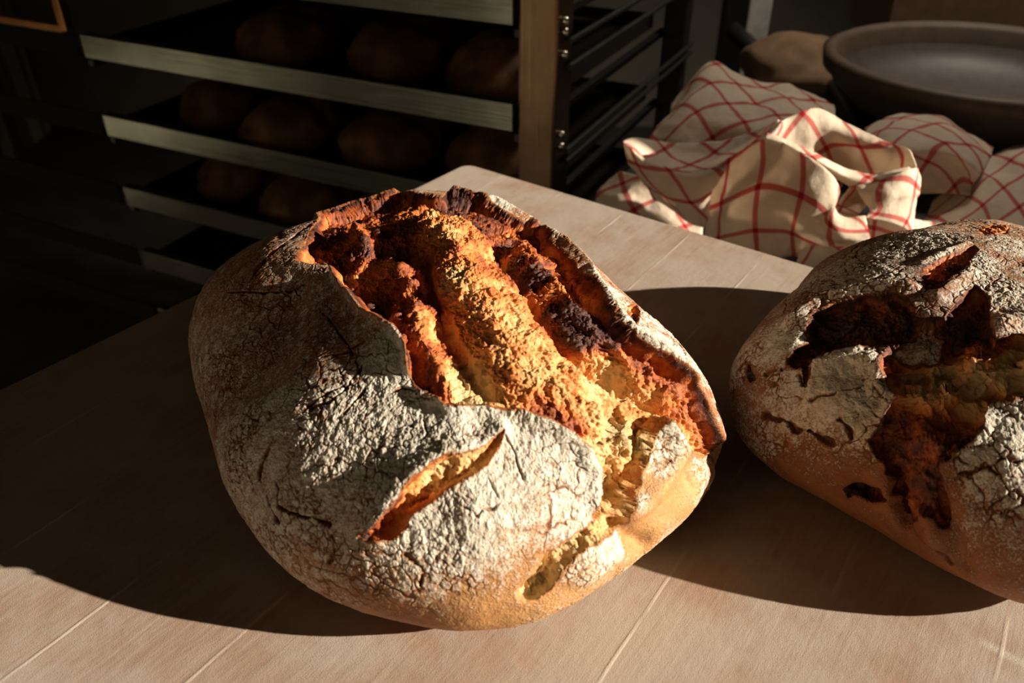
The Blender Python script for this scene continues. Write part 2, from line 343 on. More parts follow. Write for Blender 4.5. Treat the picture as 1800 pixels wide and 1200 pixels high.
# ------------------------------------------------------------------ loaves
LOAVES = json.loads('''[{"base":{"c":[-0.04479,0.37268],"Hu":0.0844,"zb":0.042,"Hl":0.056,"p":2.0,"g":[-0.03372,0.02342,-0.00552,-0.00404,-0.08019],"R":[0.15392,0.00211,0.01822,-0.01468,-0.01876,0.00284,-0.00479,0.00534,-0.00315,0.00126,0.00287,-0.00341,-0.00247,0.00065,-0.00243]},"axis":[0.02,-0.52,0.85],"craze":0.95,"rag":2.2,"island":[],"open":[[[-0.1689,0.7317],[-0.2303,0.7092],[-0.2978,0.6723],[-0.3838,0.6007],[-0.394,0.4759],[-0.396,0.3674],[-0.4022,0.2958],[-0.3572,0.2773],[-0.3142,0.2814],[-0.2835,0.2323],[-0.263,0.1832],[-0.2303,0.1279],[-0.1852,0.0808],[-0.1525,0.044],[-0.1279,0.0092],[-0.087,-0.0154],[-0.0522,-0.0399],[-0.0317,-0.0645],[-0.0194,-0.0911],[-0.0174,-0.1238],[-0.0092,-0.1443],[0.0072,-0.1689],[0.0276,-0.1791],[0.0461,-0.1873],[0.0604,-0.1996],[0.0788,-0.2036],[0.0993,-0.1975],[0.132,-0.1975],[0.1668,-0.2036],[0.1934,-0.2016],[0.22,-0.2098],[0.2405,-0.2159],[0.2651,-0.2262],[0.2773,-0.2364],[0.2917,-0.2425],[0.3039,-0.2569],[0.308,-0.2773],[0.308,-0.2958],[0.3019,-0.3162],[0.2876,-0.3346],[0.2958,-0.3408],[0.3101,-0.3326],[0.3305,-0.3285],[0.349,-0.3305],[0.3592,-0.3142],[0.3694,-0.2958],[0.3817,-0.2794],[0.3919,-0.2589],[0.4022,-0.2446],[0.4124,-0.2221],[0.4247,-0.2016],[0.4349,-0.177],[0.4472,-0.1668],[0.4615,-0.1832],[0.4759,-0.1934],[0.4963,-0.2016],[0.5229,-0.2057],[0.5495,-0.2016],[0.5884,-0.1832],[0.5925,-0.1648],[0.5659,-0.1361],[0.5516,-0.1095],[0.5373,-0.0849],[0.5168,-0.0481],[0.4984,-0.0297],[0.4779,-0.0154],[0.4554,0.0031],[0.437,0.044],[0.4329,0.089],[0.4431,0.1566],[0.4533,0.218],[0.4452,0.3592],[0.4001,0.4963],[0.3449,0.6314],[0.2569,0.6744],[0.175,0.7133],[0.1034,0.7501],[0.0522,0.7563],[0.0072,0.7563],[0.0072,0.699],[-0.0317,0.703],[-0.0911,0.7153],[-0.1422,0.7378]],[[0.1566,-0.2343],[0.1341,-0.2507],[0.1136,-0.2651],[0.087,-0.2732],[0.0624,-0.2773],[0.042,-0.2855],[0.0235,-0.2998],[0.0072,-0.3121],[-0.0113,-0.3326],[-0.0276,-0.351],[-0.044,-0.3674],[-0.0645,-0.3817],[-0.0829,-0.3899],[-0.0645,-0.3919],[-0.0338,-0.3879],[-0.0154,-0.3797],[-0.001,-0.3694],[0.0031,-0.3551],[0.0215,-0.3428],[0.042,-0.3305],[0.0645,-0.3142],[0.087,-0.3019],[0.1115,-0.2896],[0.1279,-0.2773],[0.1402,-0.263],[0.1504,-0.2507]],[[0.2917,-0.3387],[0.2651,-0.3531],[0.2487,-0.3633],[0.2323,-0.3694],[0.218,-0.3817],[0.2077,-0.3858],[0.2036,-0.4022],[0.1893,-0.4145],[0.177,-0.4226],[0.1709,-0.4411],[0.1791,-0.4574],[0.1975,-0.4513],[0.2118,-0.439],[0.2221,-0.4247],[0.2282,-0.4063],[0.2405,-0.394],[0.2528,-0.3817],[0.2753,-0.3715],[0.308,-0.3592],[0.3408,-0.351],[0.351,-0.3428],[0.349,-0.3305],[0.3203,-0.3305]],[[0.5127,0.1443],[0.5741,0.2077],[0.5229,0.1218],[0.484,0.0563],[0.4697,0.0501],[0.48,0.0849]]],"odepth":[9,6,4,1.2],"oedge":[7,6,6,4],"strokes":[[62,7,[[0.0829,0.3735],[0.1197,0.1463],[0.1791,-0.0174],[0.2303,-0.1238],[0.2732,-0.1832]]],[36,7,[[-0.0174,0.5352],[0.0747,0.4881],[0.1729,0.4267]]],[24,9,[[-0.0276,0.0931],[-0.0051,-0.001],[0.0399,-0.1156],[0.0686,-0.1627]]],[20,11,[[-0.263,0.4984],[-0.2221,0.4145]]],[22,7,[[-0.087,0.2282],[-0.044,0.1689]]],[30,-7,[[-0.177,0.4165],[-0.087,0.3817],[-0.0358,0.3285]]],[26,-8,[[-0.1586,0.1484],[-0.1238,0.0522]]],[14,6,[[-0.0829,0.0931],[-0.0563,0.0092],[-0.001,-0.0604]]],[36,-4,[[-0.3531,0.396],[-0.2712,0.2958]]],[9,-7,[[-0.0154,0.3285],[0.0379,0.0931],[0.0788,-0.042],[0.1177,-0.1115],[0.1484,-0.1668]]],[15,-11,[[0.2364,0.4881],[0.2814,0.2917],[0.2978,0.0911],[0.3183,-0.0154],[0.351,-0.0686],[0.4124,-0.0952]]],[14,-9,[[0.4124,-0.0952],[0.4513,-0.1197],[0.4861,-0.13],[0.5086,-0.1443]]],[24,8,[[0.3101,0.4697],[0.3653,0.2425],[0.3756,0.0829],[0.3858,-0.0031],[0.4206,-0.0379],[0.4697,-0.0624],[0.5086,-0.0972]]],[22,3,[[0.4288,-0.132],[0.4574,-0.1648]]],[28,5,[[0.3203,-0.175],[0.3592,-0.2057]]],[16,-4,[[0.3592,-0.2241],[0.3326,-0.2855],[0.3203,-0.3183]]],[14,4,[[0.396,-0.1791],[0.3653,-0.2405]]],[11,6,[[0.0297,0.7563],[0.1709,0.7358],[0.3101,0.6703],[0.4186,0.5086],[0.4738,0.3305],[0.4554,0.1709],[0.4411,0.0727],[0.4595,0.0174],[0.5025,-0.0174],[0.5291,-0.0563]]],[9,2.5,[[0.5373,-0.0665],[0.5659,-0.1115],[0.5905,-0.1566]]],[110,9,[[-0.001,0.4779],[0.1627,0.1013],[0.2589,-0.0952]]],[105,-10,[[-0.4267,0.0686],[-0.4493,-0.0604]]],[60,-3,[[-0.3797,0.1832]]],[9,6,[[-0.2814,0.22],[-0.218,0.1177],[-0.1504,0.0297],[-0.0645,-0.0338],[-0.0235,-0.0829],[-0.0133,-0.13]]],[30,3,[[-0.1934,0.0808],[-0.1095,-0.0235],[-0.042,-0.1034]]],[14,3,[[0.0133,-0.175],[0.0788,-0.1975],[0.1525,-0.1996],[0.2303,-0.2118],[0.2814,-0.2384],[0.306,-0.2773],[0.3019,-0.3162]]],[10,4,[[-0.394,0.5905],[-0.2937,0.6744],[-0.1627,0.7337]]],[14,5,[[0.1525,-0.2323],[0.1156,-0.261],[0.0624,-0.2732],[0.0194,-0.2978],[-0.0133,-0.3265],[-0.0542,-0.3756]]],[30,4,[[0.0768,-0.2466],[-0.001,-0.2917],[-0.0563,-0.3408]]],[40,4,[[0.1095,-0.3408],[0.1975,-0.3203]]],[14,5,[[0.4452,-0.1729],[0.4677,-0.2057],[0.439,-0.2528],[0.3899,-0.3039],[0.3531,-0.3326]]],[16,-5,[[0.6028,-0.1914],[0.5291,-0.2159],[0.4943,-0.2425]]],[18,-6,[[0.4104,-0.3817],[0.3653,-0.3674],[0.3449,-0.351]]],[30,4,[[0.2753,-0.4001],[0.3285,-0.3756]]],[8,-3,[[0.2118,-0.394],[0.2036,-0.4063]]],[8,-4,[[0.1914,-0.4308],[0.177,-0.4431]]]],"cracks":[[3,2.2,[[-0.5618,0.2159],[-0.4861,0.1934],[-0.4267,0.1934],[-0.3776,0.2118]]],[4,2.5,[[-0.5066,0.2425],[-0.4759,0.3203],[-0.4411,0.4104],[-0.4022,0.5168]]],[3,1.6,[[-0.2323,-0.1914],[-0.1955,-0.1709],[-0.1607,-0.1545]]],[3.5,2,[[-0.22,-0.1955],[-0.177,-0.1873],[-0.1566,-0.1709],[-0.1238,-0.1136]]],[3,1.6,[[-0.1402,-0.2098],[-0.1218,-0.1852],[-0.1075,-0.1627]]],[4.5,2.2,[[-0.2937,-0.2569],[-0.3101,-0.2773],[-0.3224,-0.306],[-0.3101,-0.3244]]],[3,1.8,[[-0.2651,-0.3244],[-0.2528,-0.3572],[-0.2262,-0.3674],[-0.1791,-0.3735],[-0.1382,-0.3776]]],[3,1.6,[[-0.2896,-0.3449],[-0.2732,-0.3674],[-0.2528,-0.3838]]],[2.5,1.4,[[-0.4411,-0.2487],[-0.396,-0.2364],[-0.3531,-0.2262],[-0.3408,-0.2118]]],[2,1.2,[[0.1259,-0.2917],[0.13,-0.308],[0.1361,-0.3183]]],[2,1.0,[[0.087,-0.3367],[0.1075,-0.3449],[0.1177,-0.3367],[0.1402,-0.3285]]],[2.5,1.4,[[-0.132,-0.394],[-0.1259,-0.4145],[-0.1382,-0.4349]]],[2.5,1.5,[[0.001,-0.175],[-0.0256,-0.1648],[-0.044,-0.175]]],[2.5,1.5,[[0.0215,-0.2241],[0.0297,-0.2425]]],[2,1.2,[[0.1607,-0.2405],[0.175,-0.263],[0.1791,-0.2937]]],[2.5,1.5,[[0.0215,-0.4288],[0.0194,-0.4452]]],[3,2,[[0.5966,0.0645],[0.5495,-0.0194],[0.5577,-0.0297]]],[2,1.5,[[0.5557,-0.1975],[0.6028,-0.1955]]],[2.5,1.5,[[-0.13,-0.0563],[-0.1811,-0.0808],[-0.2364,-0.0829]]],[2.5,1.5,[[-0.2855,0.0727],[-0.1934,-0.0338],[-0.1525,-0.0829]]]],"flour":[[60,1.0,-0.0808,-0.175],[60,1,0.0379,-0.2671],[50,1.0,-0.1136,-0.2446],[60,1,0.0911,-0.3428],[55,1.05,0.0563,-0.3879],[50,1.05,0.1709,-0.263],[45,1.1,0.2548,-0.308],[40,1.0,0.2323,-0.2425],[28,0.45,0.1975,-0.3142],[25,0.5,0.2118,-0.3367],[40,0.62,0.1402,-0.3838],[36,0.35,0.1607,-0.4063],[45,0.0,0.132,-0.4493],[40,0.05,0.089,-0.484],[40,0.4,0.0379,-0.4615],[35,0.1,-0.001,-0.5086],[40,0.25,-0.0563,-0.482],[40,0.7,-0.0256,-0.4288],[40,0.65,-0.0931,-0.4063],[50,0.8,-0.1873,-0.3653],[40,0.7,-0.2896,-0.3735],[35,0.5,-0.1914,-0.4452],[35,0.45,-0.132,-0.4677],[40,0.75,-0.4001,-0.3367],[40,0.7,-0.4554,-0.2405],[40,0.6,-0.656,0.0194],[50,0.45,-0.4636,-0.0706],[60,0.4,-0.349,-0.0235],[50,0.4,-0.1852,-0.0665],[50,0.42,-0.4943,0.2569],[40,0.5,-0.5884,0.1361],[50,0.75,-0.1873,-0.2425],[40,0.7,-0.2241,-0.2978],[40,0.75,-0.3101,-0.2036],[20,0.05,0.2139,-0.4615],[25,0.05,0.1893,-0.3919],[22,0.95,0.3121,-0.3838],[20,0.8,0.2794,-0.4001],[30,0.35,0.3203,-0.4349],[30,0.5,0.2241,-0.4963],[30,0.3,0.2569,-0.4677],[18,0.95,0.4431,-0.2057],[16,0.9,0.4206,-0.2384],[14,1.0,0.3674,-0.2978],[22,0.3,0.4738,-0.2466],[30,0.1,0.4145,-0.3203],[30,0.12,0.4513,-0.2978],[26,0.2,0.4759,-0.2651],[22,0.6,0.5414,-0.2528],[24,0.5,0.5762,-0.263],[20,0.5,0.48,-0.349],[25,0.08,0.3899,-0.349],[25,1.1,0.4738,0.2323],[25,1.0,0.4636,0.1136],[20,0.6,0.4738,0.0952],[25,1.1,0.4759,0.0072],[25,1.0,0.5332,-0.0133],[25,0.8,0.5843,0.1197],[25,0.5,0.5823,-0.0808],[20,0.4,0.5946,-0.1443],[25,0.9,0.3756,0.5762],[22,0.8,0.1934,0.7297],[18,0.3,0.5598,-0.089],[30,0.5,-0.3305,0.6498],[30,0.5,-0.4042,0.4881]],"roast_shade":[[40,0.85,-0.2876,0.394],[30,0.6,-0.2589,0.4759],[40,0.95,-0.1382,0.4779],[30,0.9,-0.1709,0.1259],[40,0.46,0.0563,0.484],[35,0.52,0.175,0.3838],[40,0.48,0.1627,0.1013],[40,0.45,0.1873,-0.0481],[40,0.44,0.2303,-0.1238],[34,0.68,-0.0358,0.0931],[28,0.7,0.0154,-0.089],[20,0.45,0.0174,-0.0092],[30,0.75,-0.0481,-0.0583],[30,0.66,0.0174,-0.1463],[26,0.62,0.0461,-0.1729],[30,0.8,-0.3142,0.658],[26,0.85,-0.3592,0.5045],[26,0.85,-0.2221,0.7112],[22,0.7,0.5577,-0.0788],[20,0.7,0.568,-0.1259],[25,0.12,0.1197,-0.1586],[25,0.08,0.0931,-0.1382],[25,0.3,0.087,0.1443],[30,0.98,0.042,0.7174],[25,0.9,0.175,0.6273],[22,0.9,0.2814,0.5086],[22,0.95,0.3326,0.2671],[22,1,0.3572,0.0808],[25,1.0,0.3838,0.0133],[20,0.95,0.3981,-0.0133],[20,0.9,0.263,0.3633],[20,0.7,0.437,-0.0461],[20,0.5,0.3797,-0.0747],[20,0.15,0.4145,-0.089],[25,0.2,0.3592,-0.1136],[22,0.65,0.4984,-0.0665],[20,0.75,0.5229,-0.1136],[14,0.7,0.5455,-0.1484],[25,0.35,0.4595,-0.1238],[30,0.45,0.2978,-0.1484],[25,0.5,0.1893,-0.1627],[22,0.72,0.2446,-0.1955],[18,0.75,0.2855,-0.2221],[25,0.3,0.3346,-0.1914],[25,0.5,0.4063,-0.1463],[25,0.15,0.3797,-0.2016],[25,0.12,0.3285,-0.2466],[25,0.2,0.3387,-0.2855],[25,0.4,0.3694,-0.2814],[25,0.25,0.3408,-0.3265],[25,0.3,0.5045,-0.1914],[25,0.15,0.4861,-0.1668],[20,0.5,0.001,-0.3449],[20,0.7,-0.0358,-0.3797],[20,0.35,0.0563,-0.3039],[20,0.3,0.1238,-0.2671],[20,0.3,0.0952,-0.2855],[25,0.1,0.2077,-0.4063],[25,0.12,0.2446,-0.3674],[25,0.1,0.1914,-0.439],[25,0.15,0.3285,-0.3428],[15,0.8,0.4902,0.0911]],"crust":[[60,0.35,0.132,-0.4493],[50,0.3,0.2098,-0.4411],[50,0.25,0.4533,-0.308],[40,0.3,0.3387,-0.4165],[60,0.55,0.0194,-0.4738],[60,0.6,-0.1177,-0.4533],[60,0.7,0.1893,-0.3203],[80,0.8,-0.4042,-0.087],[80,0.85,-0.2896,0.0338],[80,0.65,-0.396,-0.3039],[60,0.7,-0.0276,-0.2343],[50,0.6,0.5577,-0.1341],[50,0.75,0.4697,0.0727],[60,0.6,0.261,-0.2773]]},{"base":{"c":[0.28398,0.40033],"Hu":0.07409,"zb":0.042,"Hl":0.056,"p":2.0,"g":[-0.08739,-0.08824,-0.04379,-0.0086,-0.02496],"R":[0.1273,-0.02423,-0.01233,-0.00821,0.01966,-0.00102,0.00223,0.0042,-0.0005,-0.00121,-0.00224,7e-05,0.00534]},"axis":[-0.32,-0.52,0.79],"craze":1.25,"rag":4.5,"island":[[[[-0.2753,-0.1115],[-0.261,-0.0952],[-0.2507,-0.0768],[-0.2405,-0.0501],[-0.22,-0.0399],[-0.2057,-0.0501],[-0.2057,-0.0727],[-0.1934,-0.0972],[-0.1914,-0.1259],[-0.1955,-0.1443],[-0.2139,-0.1463],[-0.2405,-0.1382],[-0.263,-0.1279]],-2.5]],"open":[[[-0.4165,-0.087],[-0.4145,-0.0604],[-0.4042,-0.042],[-0.4063,-0.0113],[-0.3981,0.0154],[-0.3776,0.0297],[-0.349,0.0399],[-0.3162,0.042],[-0.2773,0.0399],[-0.2507,0.0276],[-0.2425,0.001],[-0.2343,-0.0297],[-0.2057,-0.0461],[-0.1791,-0.0481],[-0.1422,0.0194],[-0.1034,0.0645],[-0.0768,0.0133],[-0.0952,-0.0665],[-0.0931,-0.13],[-0.0338,-0.1238],[-0.0665,-0.2384],[-0.1013,-0.2364],[-0.1238,-0.2384],[-0.132,-0.2589],[-0.1443,-0.2794],[-0.1648,-0.2896],[-0.1873,-0.3019],[-0.1934,-0.3244],[-0.1852,-0.3449],[-0.1852,-0.3776],[-0.1955,-0.3776],[-0.2057,-0.3572],[-0.2221,-0.3572],[-0.2405,-0.3756],[-0.2548,-0.3694],[-0.261,-0.3469],[-0.2691,-0.3305],[-0.263,-0.3162],[-0.2732,-0.3039],[-0.2773,-0.2855],[-0.2917,-0.2651],[-0.2937,-0.2528],[-0.2814,-0.2425],[-0.2691,-0.2282],[-0.263,-0.2139],[-0.2528,-0.2016],[-0.2691,-0.1811],[-0.2753,-0.1627],[-0.2814,-0.1463],[-0.2855,-0.1238],[-0.2773,-0.1034],[-0.2958,-0.0952],[-0.3203,-0.0849],[-0.3428,-0.0849],[-0.3612,-0.0849],[-0.3715,-0.0993],[-0.3817,-0.1115],[-0.3797,-0.13],[-0.3919,-0.1075],[-0.4063,-0.0993]],[[-0.218,0.1525],[-0.1955,0.1852],[-0.1545,0.2343],[-0.1013,0.2814],[-0.0501,0.3285],[-0.042,0.2855],[-0.0911,0.2016],[-0.1156,0.13],[-0.1484,0.087],[-0.1729,0.0563],[-0.1914,0.0338],[-0.2159,0.0604],[-0.22,0.1034]],[[0.0481,0.5618],[0.1279,0.6171],[0.177,0.57],[0.132,0.4861],[0.0481,0.4554],[0.0174,0.482]],[[-0.3428,-0.3121],[-0.3224,-0.3101],[-0.3039,-0.3183],[-0.2835,-0.3265],[-0.2732,-0.3408],[-0.2896,-0.3408],[-0.3183,-0.3326],[-0.3408,-0.3285]],[[-0.4922,-0.0542],[-0.48,-0.0583],[-0.4636,-0.0972],[-0.4759,-0.0952]]],"odepth":[7.5,4,2,4,1.5],"oedge":[6,6,5,5,4],"strokes":[[22,-8,[[-0.3797,-0.044],[-0.3326,-0.042],[-0.2548,-0.0481]]],[14,-6,[[-0.3899,-0.0338],[-0.3469,-0.0563]]],[22,4,[[-0.2528,-0.0972],[-0.22,-0.1034]]],[14,-10,[[-0.261,-0.1668],[-0.2221,-0.1729]]],[16,-6,[[-0.1668,-0.1156],[-0.1197,-0.0808]]],[22,10,[[-0.1218,-0.1893],[-0.0563,-0.1996]]],[16,8,[[-0.2384,-0.1955],[-0.2036,-0.22],[-0.1607,-0.2139]]],[9,-6,[[-0.1955,-0.1689],[-0.1586,-0.1648]]],[10,5,[[-0.2057,-0.175]]],[9,5,[[-0.1832,-0.2098]]],[10,-5,[[-0.1177,-0.2221]]],[9,5,[[-0.0911,-0.2262]]],[8,-5,[[-0.1525,-0.2159],[-0.1382,-0.1996]]],[14,8,[[-0.1586,-0.1648],[-0.087,-0.1566],[-0.0399,-0.1422]]],[20,7,[[-0.22,-0.2569],[-0.1955,-0.2773]]],[14,6,[[-0.22,-0.308],[-0.2077,-0.3428],[-0.2077,-0.3858]]],[7,-7,[[-0.261,-0.3019],[-0.2589,-0.3469],[-0.2487,-0.3776]]],[14,6,[[-0.4267,0.0174],[-0.3919,0.0542],[-0.3183,0.0665],[-0.2466,0.0563]]],[14,5,[[-0.3715,-0.1054],[-0.3265,-0.1054],[-0.2876,-0.1341],[-0.2732,-0.177]]],[14,4,[[-0.2937,-0.2487],[-0.2589,-0.2159]]],[14,4,[[-0.1341,-0.263],[-0.1566,-0.2896],[-0.1873,-0.3019]]],[14,1.5,[[-0.22,0.1955],[-0.0665,0.351]]],[20,4,[[-0.1914,0.0235],[-0.1136,0.1238]]],[24,5,[[-0.0727,-0.087],[-0.0194,-0.0768]]],[30,4,[[-0.3592,-0.1586],[-0.3183,-0.1996]]],[9,-5,[[-0.3244,-0.3183],[-0.2937,-0.3305]]],[30,5,[[-0.1115,-0.3019]]],[12,-4,[[-0.1893,-0.3449],[-0.177,-0.3919],[-0.1729,-0.4349]]]],"cracks":[[4,2.5,[[-0.4452,-0.1607],[-0.4145,-0.1893],[-0.3817,-0.2139],[-0.349,-0.2364]]],[3,2,[[-0.3326,-0.2077],[-0.3162,-0.2343],[-0.3142,-0.2466]]],[3,1.6,[[-0.396,-0.1156],[-0.3817,-0.1422],[-0.3776,-0.1136]]],[3,1.6,[[-0.4452,-0.0911],[-0.4226,-0.0952]]],[3,2,[[-0.3674,0.0952],[-0.3346,0.1095],[-0.3101,0.1279]]],[3,1.5,[[-0.2814,0.1361],[-0.2589,0.1648]]],[3,2,[[-0.0768,0.0501],[-0.0174,0.1259]]],[3,2,[[-0.1054,-0.306],[-0.0829,-0.3142]]],[2.5,1.4,[[-0.3735,-0.1627],[-0.3346,-0.1668],[-0.3039,-0.1689]]],[2.5,1.4,[[-0.2405,-0.3817],[-0.2098,-0.4042],[-0.1893,-0.4411]]],[2.5,1.6,[[-0.5045,-0.0481],[-0.484,-0.0461]]],[2.5,1.3,[[-0.1586,-0.3162],[-0.1361,-0.308],[-0.1136,-0.3244]]]],"flour":[[40,0.95,-0.3592,-0.1586],[35,0.9,-0.3039,-0.1873],[30,0.85,-0.3981,-0.1443],[40,0.8,-0.3019,-0.2303],[30,0.6,-0.4226,-0.1627],[30,0.4,-0.4595,-0.1218],[25,0.7,-0.5004,-0.0379],[30,0.75,-0.4431,-0.0174],[30,0.45,-0.4411,0.0604],[40,0.8,-0.3531,0.1013],[40,0.85,-0.4472,0.2405],[40,0.85,-0.3039,0.3285],[40,0.85,-0.1648,0.4022],[40,0.9,-0.1013,0.1934],[40,0.7,0.0952,0.349],[40,0.8,-0.0481,0.0113],[40,0.6,-0.0727,-0.087],[20,0.7,-0.2425,-0.0993],[20,0.6,-0.2159,-0.1054],[30,0.35,-0.3592,-0.2466],[30,0.15,-0.4083,-0.2528],[40,0.05,-0.3203,-0.2998],[30,0.1,-0.2732,-0.3551],[30,0.1,-0.2057,-0.3572],[40,0.95,-0.1095,-0.2896],[35,0.95,-0.1361,-0.3183],[40,0.8,-0.1034,-0.351],[40,0.35,-0.1463,-0.3715],[40,0.3,-0.1136,-0.396],[40,0.1,-0.1504,-0.4288],[40,0.1,-0.2425,-0.3899],[30,0.6,-0.4247,-0.1996],[40,0.05,-0.2036,-0.3224],[20,0.9,-0.1484,-0.2712]],"roast_shade":[[30,0.95,-0.3756,-0.0194],[30,0.95,-0.2917,-0.0317],[30,0.85,-0.1955,-0.0972],[30,0.9,-0.1156,-0.0624],[25,0.8,-0.3449,-0.0706],[25,0.5,-0.1484,-0.1566],[20,0.7,-0.1075,-0.1545],[25,0.1,-0.0747,-0.1914],[25,0.05,-0.1873,-0.1852],[25,0.1,-0.1525,-0.2159],[25,0.2,-0.2036,-0.218],[20,0.25,-0.2384,-0.1955],[30,0.85,-0.2364,-0.2548],[30,0.9,-0.1873,-0.2569],[30,0.9,-0.2364,-0.2978],[30,0.75,-0.22,-0.3428],[25,0.6,-0.2507,-0.2814],[16,0.5,-0.1136,-0.2303],[14,0.6,-0.1627,-0.2221],[30,0.8,-0.1566,0.1238],[20,0.5,0.0972,0.525],[20,0.97,-0.308,-0.3285],[20,0.9,-0.48,-0.0768]],"crust":[[60,0.7,-0.4063,-0.2425],[60,0.75,-0.3203,-0.2917],[60,0.72,-0.2077,-0.394],[60,0.6,-0.1075,-0.4615],[60,0.8,-0.3592,-0.1504],[60,0.7,-0.4267,0.0174],[60,0.85,-0.2466,0.13],[60,0.8,-0.1218,-0.3326]]}]''')
U = 0.0012            # chart units per millimetre-scale step of the traced outlines
def base_surface(D, prm):
    ph = np.arctan2(D[:, 1], D[:, 0]); R = np.full(len(D), prm['R'][0]); c = prm['R'][1:]
    for k in range(len(c) // 2): R = R + c[2 * k] * np.cos((k + 1) * ph) + c[2 * k + 1] * np.sin((k + 1) * ph)
    rho = np.hypot(D[:, 0], D[:, 1]); up = D[:, 2] > 0; Hz = np.where(up, prm['Hu'], prm['Hl']); pp = np.where(up, prm['p'], 2.4)
    r = 1.0 / ((rho / R) ** pp + (np.abs(D[:, 2]) / Hz) ** pp) ** (1 / pp)
    P = D * r[:, None]; g = prm['g']; zf = np.clip(P[:, 2], 0, None); x, y = P[:, 0] / .15, P[:, 1] / .15
    P[:, 2] += zf * (g[0] * x + g[1] * y + g[2] * x * x + g[3] * x * y + g[4] * y * y)
    return P

def field(p, q, pts, default, fall=1.0):
    num = np.full(len(p), default * .02, np.float32); den = np.full(len(p), .02, np.float32)
    for rad, val, a, b in pts:
        w = np.exp(-((p - a) ** 2 + (q - b) ** 2) / (rad * U * fall) ** 2); num += w * val; den += w
    return num / den

def make_loaf(data, n, seed, label):
    prm = data['base']; A = np.array(data['axis']); A /= np.linalg.norm(A)
    E1 = np.array([1., 0, 0]) - A * A[0]; E1 /= np.linalg.norm(E1); E2 = np.cross(A, E1)
    g = np.linspace(-1, 1, n); a, b = np.meshgrid(g, g, indexing='ij')
    # concentric square-to-disc map
    big = np.abs(a) > np.abs(b); r = np.where(big, a, b)
    with np.errstate(divide='ignore', invalid='ignore'):
        ph = np.where(big, (np.pi / 4) * (b / a), np.pi / 2 - (np.pi / 4) * (a / b))
    ph[~np.isfinite(ph)] = 0
    s = np.abs(r); s2 = .84 * s + .16 * s ** 7; ph = np.where(r < 0, ph + np.pi, ph)
    p = (s2 * np.cos(ph)).ravel(); q = (s2 * np.sin(ph)).ravel()
    rho = np.minimum(np.hypot(p, q), .9999999); th = 2 * np.arcsin(rho); k = np.sin(th) / np.maximum(rho, 1e-9)
    D = np.cos(th)[:, None] * A + (p * k)[:, None] * E1 + (q * k)[:, None] * E2
    P = base_surface(D, prm)
    G = P.reshape(n, n, 3); Nn = np.cross(np.gradient(G, axis=0), np.gradient(G, axis=1)).reshape(-1, 3)
    Nn *= np.sign((Nn * D).sum(1))[:, None]; Nn /= np.linalg.norm(Nn, axis=1)[:, None] + 1e-15
    bad = (Nn * D).sum(1) < .3; Nn[bad] = D[bad]
    Dd = Nn * .7 + D * .3; Dd /= np.linalg.norm(Dd, axis=1)[:, None]
    P = P.astype(np.float32)
    warp = np.stack([pnoise(P, .006, seed + 60), pnoise(P, .006, seed + 61)]) * data['rag'] + np.stack([pnoise(P, .0022, seed + 62), pnoise(P, .0022, seed + 63)]) * .7
    pw = p + warp[0] * U; qw = q + warp[1] * U
    disp = np.zeros(len(P), np.float32); sdn = np.full(len(P), -1e3, np.float32)   # sdn: signed distance into an opening
    for pts, dep, ed in zip(data['open'], data['odepth'], data['oedge']):
        d = seg_dist(pw, qw, pts, True) / U; ins = inside(pw, qw, pts); sd = np.where(ins, d, -d)
        disp -= dep * sst(sd, -1.5, ed); sdn = np.maximum(sdn, sd)
    for pts, hh in data['island']:
        d = seg_dist(pw, qw, pts, True) / U; di = inside(pw, qw, pts); sd = np.where(di, d, -d); sdn = np.minimum(sdn, -sd); disp += hh * sst(sd, -1.5, 6)
    ins = sst(sdn, -.8, .8); deep = sst(sdn, 0, 5)
    for w, h, pts in data['strokes']:
        d = seg_dist(p + warp[0] * U * .5, q + warp[1] * U * .5, pts) / U; disp += h * np.exp(-(d / w) ** 2)
    flour = field(p, q, data['flour'], .45, 1.0); roast_shade = field(p, q, data['roast_shade'], .6); tone = field(p, q, data['crust'], .6, 1.3)  # less flour upper-left and on the island, darker tone upper-left: painted shade
    disp += (1 - ins) * (fbm(P, .05, 2, seed + 13) * 1.4 + fbm(P, .014, 2, seed + 14) * .35)
    disp += deep * ((1 - 2 * np.abs(pnoise(P, .018, seed + 30))) * 1.8 - .6)
    # second pass: the relief runs square to the shape built so far, so cliffs and overhangs carry it too
    M = P + Dd * (disp * .001)[:, None]; Gm = M.reshape(n, n, 3)
    Nm = np.cross(np.gradient(Gm, axis=0), np.gradient(Gm, axis=1)).reshape(n, n, 3)
    Nm *= np.sign((Nm.reshape(-1, 3) * D).sum(1)).reshape(n, n, 1) + 0.0
    for _ in range(2):
        Nm[1:-1, 1:-1] = (Nm[1:-1, 1:-1] * 2 + Nm[:-2, 1:-1] + Nm[2:, 1:-1] + Nm[1:-1, :-2] + Nm[1:-1, 2:]) / 6
    Nm = Nm.reshape(-1, 3); Nm /= np.linalg.norm(Nm, axis=1)[:, None] + 1e-15; Nm[bad] = D[bad]
    M = M.astype(np.float32)
    def cell(X): X = X.reshape(n, n, 3); return np.linalg.norm(np.cross(np.gradient(X, axis=0), np.gradient(X, axis=1)), axis=2).ravel() + 1e-12
    at = np.clip(2.4 * cell(P.astype(float)) / cell(M.astype(float)), .12, 1.0)   # finest relief fades where the net is stretched
    Pw = M + np.stack([pnoise(M, .02, seed + 5), pnoise(M, .02, seed + 6), pnoise(M, .02, seed + 7)], 1) * .004 + np.stack([pnoise(M, .004, seed + 8), pnoise(M, .004, seed + 9), pnoise(M, .004, seed + 10)], 1) * .0016
    f1, f2 = worley(Pw, .012, seed); c1 = sst(f2 - f1, .055, .0) * sst(pnoise(P, .03, seed + 11), -.2, .3)
